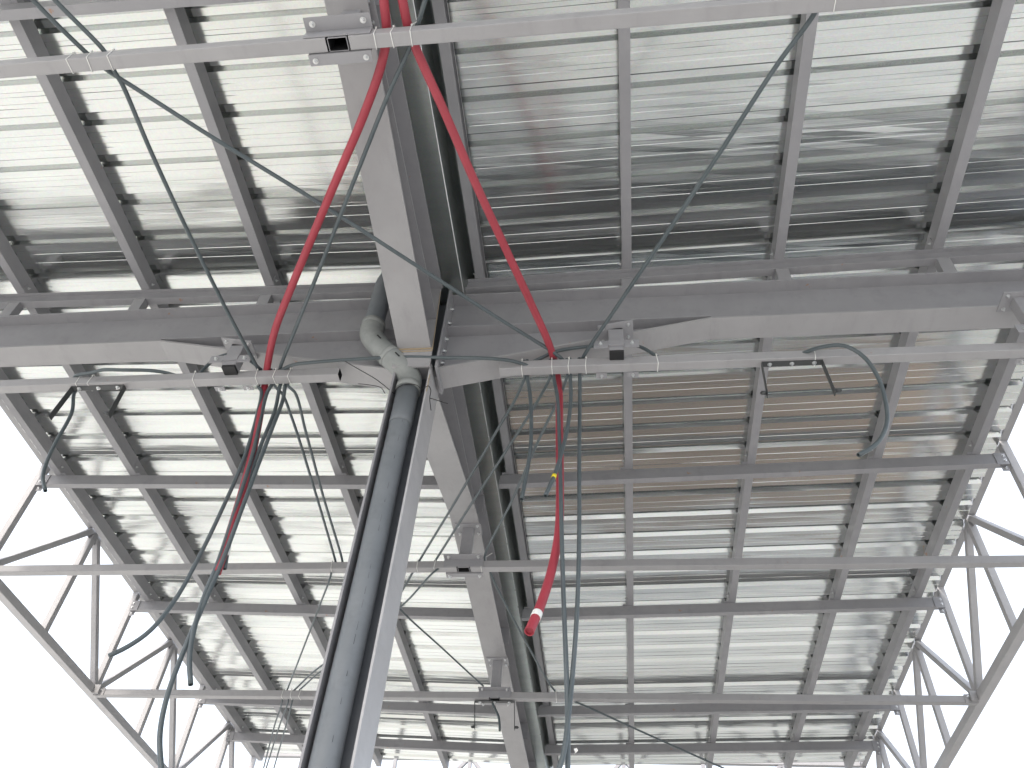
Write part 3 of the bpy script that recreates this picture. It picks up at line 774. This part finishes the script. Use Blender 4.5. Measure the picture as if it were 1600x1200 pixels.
CABLES = [
('g_left_a', 0.0138, 'g', [(-3.028, 1.186, 4.71), (-2.978, 1.318, 4.71), (-2.826, 1.6, 4.71), (-2.809, 1.668, 4.71), (-2.812, 1.736, 4.71), (-2.787, 1.799, 4.69), (-2.768, 2.217, 4.66), (-2.744, 2.875, 4.66), (-2.717, 3.588, 4.69), (-2.682, 4.074, 4.71), (-2.674, 4.182, 4.71)]),
('g_left_b', 0.0138, 'g', [(-3.143, 1.183, 4.71), (-3.103, 1.308, 4.71), (-2.943, 1.598, 4.71), (-2.897, 1.669, 4.71), (-2.851, 1.726, 4.71), (-2.715, 1.836, 4.69), (-2.385, 2.13, 4.67), (-1.79, 2.651, 4.65), (-1.291, 3.127, 4.65), (-0.746, 3.675, 4.68), (-0.369, 4.051, 4.71), (-0.298, 4.137, 4.71)]),
('g_mid', 0.0138, 'g', [(-0.865, 1.392, 4.71), (-0.909, 1.487, 4.71), (-0.975, 1.618, 4.71), (-1.041, 1.736, 4.71), (-1.191, 1.954, 4.68), (-1.486, 2.431, 4.65), (-1.92, 3.142, 4.65), (-2.322, 3.792, 4.69), (-2.499, 4.083, 4.71), (-2.54, 4.17, 4.69)]),
('g_right', 0.0138, 'g', [(1.234, 1.566, 4.71), (1.167, 1.728, 4.71), (1.001, 1.977, 4.69), (0.734, 2.443, 4.66), (0.409, 3.026, 4.65), (0.071, 3.644, 4.68), (-0.157, 4.074, 4.71), (-0.2, 4.18, 4.71)]),
('red_left', 0.026, 'r', [(-1.117, 1.345, 4.73), (-1.138, 1.475, 4.73), (-1.162, 1.663, 4.73), (-1.22, 1.814, 4.71), (-1.371, 2.078, 4.68), (-1.612, 2.445, 4.65), (-1.892, 2.871, 4.65), (-2.175, 3.307, 4.66), (-2.417, 3.695, 4.69), (-2.577, 4.02, 4.71), (-2.643, 4.2, 4.655), (-2.581, 4.2, 4.3), (-2.529, 4.2, 3.942), (-2.486, 4.19, 3.549), (-2.456, 4.18, 3.167), (-2.432, 4.16, 2.884)]),
('red_right', 0.026, 'r', [(-1.035, 1.352, 4.73), (-1.036, 1.483, 4.73), (-1.029, 1.656, 4.73), (-0.992, 1.795, 4.71), (-0.907, 2.072, 4.68), (-0.777, 2.546, 4.65), (-0.633, 3.065, 4.65), (-0.505, 3.548, 4.67), (-0.41, 3.956, 4.71), (-0.378, 4.18, 4.72), (-0.357, 4.27, 4.596), (-0.344, 4.29, 4.105), (-0.331, 4.28, 3.626), (-0.329, 4.24, 3.227), (-0.358, 4.15, 2.879), (-0.403, 4.03, 2.565), (-0.447, 3.92, 2.334)]),
('g_behind', 0.0138, 'g', [(-2.499, 4.1, 4.692), (-2.433, 4.06, 4.681), (-2.335, 4.0, 4.645), (-2.19, 3.985, 4.642), (-1.848, 3.99, 4.665), (-1.558, 4.0, 4.682), (-1.164, 4.0, 4.653), (-0.874, 4.0, 4.629), (-0.709, 4.02, 4.621), (-0.62, 4.07, 4.638), (-0.527, 4.11, 4.62)]),
('g_behind_b', 0.0138, 'g', [(-0.571, 4.1, 4.662), (-0.483, 4.1, 4.722), (-0.364, 4.1, 4.796), (-0.1, 4.1, 4.84), (0.187, 4.1, 4.845), (0.27, 4.1, 4.803), (0.354, 4.1, 4.718), (0.414, 4.1, 4.65)]),
('g_behind_c', 0.0138, 'g', [(-3.166, 4.11, 4.686), (-3.136, 4.11, 4.782), (-3.083, 4.11, 4.879), (-2.981, 4.11, 4.928), (-2.876, 4.11, 4.899), (-2.766, 4.11, 4.816), (-2.665, 4.11, 4.72)]),
('g_stub_left', 0.0138, 'g', [(-3.354, 4.12, 4.7), (-3.441, 4.09, 4.708), (-3.54, 4.05, 4.692), (-3.742, 4.0, 4.654), (-3.895, 3.99, 4.651), (-3.992, 4.02, 4.66), (-4.195, 4.09, 4.696), (-4.195, 4.15, 4.696), (-4.195, 4.176, 4.665), (-4.195, 4.176, 4.6), (-4.104, 4.17, 4.368), (-4.072, 4.16, 4.053), (-4.027, 4.14, 3.831), (-3.976, 4.13, 3.681), (-3.882, 4.12, 3.542)]),
('g_arc_right', 0.0145, 'g', [(1.361, 4.12, 4.662), (1.433, 4.07, 4.656), (1.517, 4.0, 4.618), (1.645, 3.96, 4.577), (1.755, 3.98, 4.485), (1.819, 4.02, 4.304), (1.819, 4.05, 4.087), (1.786, 4.06, 3.921), (1.696, 4.05, 3.757), (1.612, 4.04, 3.674), (1.532, 4.03, 3.619)]),
('h_left_curve', 0.0138, 'g', [(-2.674, 4.09, 4.696), (-2.674, 4.15, 4.696), (-2.674, 4.176, 4.665), (-2.674, 4.176, 4.6), (-2.647, 4.19, 4.571), (-2.595, 4.19, 4.257), (-2.561, 4.18, 3.803), (-2.577, 4.18, 3.378), (-2.6, 4.18, 3.059), (-2.632, 4.16, 2.702), (-2.684, 4.12, 2.462), (-2.759, 4.09, 2.342), (-2.829, 4.06, 2.266)]),
('h_left_short', 0.0145, 'g', [(-2.574, 4.09, 4.697), (-2.574, 4.15, 4.697), (-2.574, 4.178, 4.665), (-2.574, 4.178, 4.6), (-2.591, 4.19, 4.554), (-2.565, 4.19, 4.289), (-2.513, 4.18, 3.923), (-2.483, 4.17, 3.56), (-2.469, 4.17, 3.288), (-2.446, 4.15, 2.948), (-2.445, 4.14, 2.688), (-2.418, 4.12, 2.462), (-2.374, 4.11, 2.276), (-2.307, 4.1, 2.119)]),
('h_left_tape', 0.0138, 'g', [(-2.5, 4.09, 4.696), (-2.5, 4.15, 4.696), (-2.5, 4.176, 4.665), (-2.5, 4.176, 4.6), (-2.48, 4.2, 4.364), (-2.485, 4.2, 4.035), (-2.48, 4.2, 3.7), (-2.46, 4.2, 3.311), (-2.443, 4.2, 3.106), (-2.415, 4.2, 2.94)]),
('h_left_long', 0.0145, 'g', [(-2.458, 4.09, 4.697), (-2.458, 4.15, 4.697), (-2.458, 4.178, 4.665), (-2.458, 4.178, 4.6), (-2.436, 4.18, 4.445), (-2.425, 4.16, 4.122), (-2.427, 4.16, 3.752), (-2.42, 4.15, 3.377), (-2.42, 4.15, 2.996), (-2.43, 4.14, 2.644), (-2.437, 4.13, 2.366), (-2.43, 4.12, 2.073), (-2.386, 4.11, 1.856), (-2.304, 4.1, 1.672), (-2.167, 4.1, 1.401)]),
('s_left_a', 0.0112, 'g', [(-2.542, 4.09, 4.693), (-2.542, 4.15, 4.693), (-2.542, 4.174, 4.665), (-2.542, 4.174, 4.6), (-2.492, 4.223, 4.57), (-2.493, 4.484, 4.58), (-2.563, 5.388, 4.62), (-2.683, 6.551, 4.7), (-2.701, 6.693, 4.71)]),
('s_left_b', 0.0112, 'g', [(-2.437, 4.09, 4.693), (-2.437, 4.15, 4.693), (-2.437, 4.174, 4.665), (-2.437, 4.174, 4.6), (-2.387, 4.214, 4.57), (-2.424, 4.67, 4.58), (-2.511, 5.52, 4.62), (-2.612, 6.553, 4.7), (-2.636, 6.694, 4.71)]),
('s_right_a', 0.0112, 'g', [(-0.604, 4.09, 4.693), (-0.604, 4.15, 4.693), (-0.604, 4.174, 4.665), (-0.604, 4.174, 4.6), (-0.673, 4.321, 4.56), (-0.88, 4.72, 4.57), (-1.32, 5.58, 4.62), (-1.875, 6.649, 4.7), (-2.104, 7.084, 4.7), (-2.408, 7.599, 4.69), (-2.699, 7.995, 4.66), (-3.356, 8.578, 4.66), (-3.873, 9.236, 4.7)]),
('s_right_b', 0.0112, 'g', [(-0.412, 4.09, 4.693), (-0.412, 4.15, 4.693), (-0.412, 4.174, 4.665), (-0.412, 4.174, 4.6), (-0.495, 4.329, 4.56), (-0.765, 4.835, 4.57), (-1.184, 5.619, 4.62), (-1.708, 6.631, 4.7)]),
('s_right_c', 0.0112, 'g', [(-0.289, 4.09, 4.693), (-0.289, 4.15, 4.693), (-0.289, 4.174, 4.665), (-0.289, 4.174, 4.6), (-0.334, 4.296, 4.56), (-0.529, 4.77, 4.57), (-0.85, 5.64, 4.63), (-1.214, 6.577, 4.7), (-1.205, 6.741, 4.72), (-1.151, 7.008, 4.68), (-0.95, 7.958, 4.64), (-0.72, 9.156, 4.7), (-0.628, 9.359, 4.71), (-0.436, 9.235, 4.58), (0.255, 9.868, 4.56), (1.284, 10.817, 4.54), (1.711, 11.222, 4.54)]),
('h_right_loop_a', 0.0138, 'g', [(-0.584, 4.09, 4.696), (-0.584, 4.15, 4.696), (-0.584, 4.176, 4.665), (-0.584, 4.176, 4.6), (-0.558, 4.18, 4.427), (-0.539, 4.18, 4.196), (-0.53, 4.18, 3.887), (-0.55, 4.19, 3.638), (-0.57, 4.19, 3.449)]),
('h_right_loop_b', 0.0138, 'g', [(-0.389, 4.09, 4.696), (-0.389, 4.15, 4.696), (-0.389, 4.176, 4.665), (-0.389, 4.176, 4.6), (-0.356, 4.17, 4.374), (-0.335, 4.17, 3.991), (-0.317, 4.16, 3.524), (-0.301, 4.15, 3.062), (-0.282, 4.14, 2.614), (-0.262, 4.12, 2.215), (-0.251, 4.11, 1.934), (-0.248, 4.1, 1.708), (-0.243, 4.1, 1.448)]),
('h_right_tape', 0.0138, 'g', [(-0.266, 4.09, 4.696), (-0.266, 4.15, 4.696), (-0.266, 4.176, 4.665), (-0.266, 4.176, 4.6), (-0.259, 4.17, 4.369), (-0.272, 4.14, 4.082), (-0.309, 4.1, 3.776), (-0.344, 4.06, 3.558), (-0.398, 4.0, 3.314)]),
('h_right_long', 0.0138, 'g', [(-0.195, 4.09, 4.696), (-0.195, 4.15, 4.696), (-0.195, 4.176, 4.665), (-0.195, 4.176, 4.6), (-0.196, 4.2, 4.398), (-0.199, 4.19, 3.769), (-0.198, 4.18, 3.228), (-0.204, 4.16, 2.753), (-0.217, 4.14, 2.414), (-0.234, 4.12, 2.144), (-0.25, 4.08, 1.92), (-0.268, 4.06, 1.752), (-0.302, 4.05, 1.641)]),
('f_left_a', 0.0098, 'g', [(-2.74, 6.678, 4.7), (-2.72, 6.655, 4.58), (-2.968, 7.179, 4.58), (-3.391, 8.061, 4.62), (-3.953, 9.237, 4.7)]),
('f_left_b', 0.0098, 'g', [(-1.58, 6.654, 4.7), (-1.682, 6.606, 4.58), (-2.014, 7.056, 4.57), (-2.38, 7.538, 4.6), (-2.777, 8.059, 4.62), (-3.386, 8.695, 4.66), (-3.784, 9.203, 4.7)]),
('f_diag', 0.0098, 'g', [(-2.37, 6.641, 4.7), (-2.294, 6.82, 4.6), (-2.15, 7.334, 4.6), (-1.869, 8.117, 4.64), (-1.539, 9.077, 4.7)]),
('f_down_a', 0.0098, 'g', [(-3.993, 9.238, 4.7), (-3.982, 9.255, 4.58), (-4.225, 9.786, 4.56), (-4.729, 10.974, 4.5)]),
('f_down_b', 0.0098, 'g', [(-3.921, 9.236, 4.7), (-3.91, 9.254, 4.58), (-4.14, 9.741, 4.54), (-4.651, 10.875, 4.46)]),
('f_down_c', 0.0098, 'g', [(-3.857, 9.235, 4.7), (-3.872, 9.286, 4.58), (-4.134, 9.914, 4.54), (-4.584, 10.968, 4.5)]),
('f_bracket', 0.0135, 'g', [(-1.478, 9.237, 4.72), (-1.439, 9.26, 4.575), (-1.36, 9.26, 4.423), (-1.334, 9.26, 4.258)]),
]
for key, r, kind, pts in CABLES:
    n, lab, g = LAB[key]
    cable(n, lab, r if kind == 'g' else .0275, 'conduit' if kind == 'g' else 'conduit_red', pts, g, corr=.0022 if kind == 'r' else 0, tapes=TAPES.get(key, ()))

# ------------------------------------------------------------------ white cable ties
def cable_tie(x, y, lab, tilt=0, tail=0, mat='white_plastic', h=.018):
    a = .0425; pts = []
    for (s, q) in ((-a, 0), (a, 0), (a, .084 + h), (-a, .084 + h)): pts.append((s, q - .0022))
    P = []
    for i in range(4):
        p, q = pts[i], pts[(i+1) % 4]
        for k in range(4):
            f = k / 4; P.append((x + tilt * ((p[1] + (q[1]-p[1])*f) - .04) + tilt * .5 * (p[0] + (q[0]-p[0])*f), y + p[0] + (q[0]-p[0])*f, ZT + p[1] + (q[1]-p[1])*f))
    bm = bmesh.new(); sweep(bm, P, .0026, 6, closed=True)
    quad_box(bm, (x - .004, y - a - .005, ZT + .082), (x + .004, y - a + .004, ZT + .09))
    if tail: prism(bm, rounded(.005, .0016, .0004, 1), (x, y - a, ZT + .086), (x + tail, y - a - .02, ZT + .086 + abs(tail) * .6), up=(0, 1, 0))
    tag(obj('cable_tie', bm, mat), lab, 'cable tie', 'white cable ties round the cross tubes')
def ties(xs, y, where, tail=None):
    for i, x in enumerate(xs):
        pos = ('the only' if len(xs) == 1 else 'leftmost' if i == 0 else 'rightmost' if i == len(xs) - 1 else ORD[i] + ' from left')
        cable_tie(x, y, 'white cable tie on %s%s' % (where, ', ' + pos if len(xs) > 1 else ''), random.uniform(-.12, .12), tail[i] if tail else 0)
ties([-2.995, -2.881, -2.75], TY[0], 'the left half of the nearest cross tube')
ties([-1.201, -1.102, -1.0], TY[0], 'the nearest cross tube right of the hanger', [0, 0, .06])
ties([1.235], TY[0], 'the nearest cross tube at the top right')
ties([-4.138, -4.033], TY[1], 'the left cross tube above the left U bracket')
ties([-3.178, -2.672, -2.526, -2.406], TY[1], 'the left cross tube around the conduit cluster')
ties([-.619, -.397, -.271, -.145, .37], TY[1], 'the right cross tube beside the column')
ties([1.483], TY[1], 'the right cross tube above the right U bracket')
ties([-2.711, -1.863, -1.69], TY[2], 'the first cross tube beyond the column, left part')
ties([HX + .17], TY[2], 'the cross tube beyond the column, right of its hanger', [.10])
ties([-3.971, -3.868, -3.756], TY[3], 'the far left cross tube')
ties([-.70], TY[3], 'the second cross tube beyond the column, right part')

# scrap of white wrapping caught on the long conduit
bm = bmesh.new(); cx, cy, cz = -0.206, 4.045, 1.771
rows = [[bm.verts.new((cx + u * .007 + .004 * math.sin(v * 2), cy + .006 * math.cos(u * 2 + v), cz - v * .008 + .004 * u)) for u in (-1, -.3, .4, 1)] for v in (-1, 0, 1, 1.8)]
for a, b in zip(rows, rows[1:]):
    for k in range(3): bm.faces.new((a[k], a[k+1], b[k+1], b[k]))
o = obj('wrapping_scrap', bm, 'white_plastic')
m = o.modifiers.new('thickness', 'SOLIDIFY'); m.thickness = .0015
tag(o, 'tiny white scrap of wrapping caught on the long hanging conduits near the picture bottom', 'scrap')
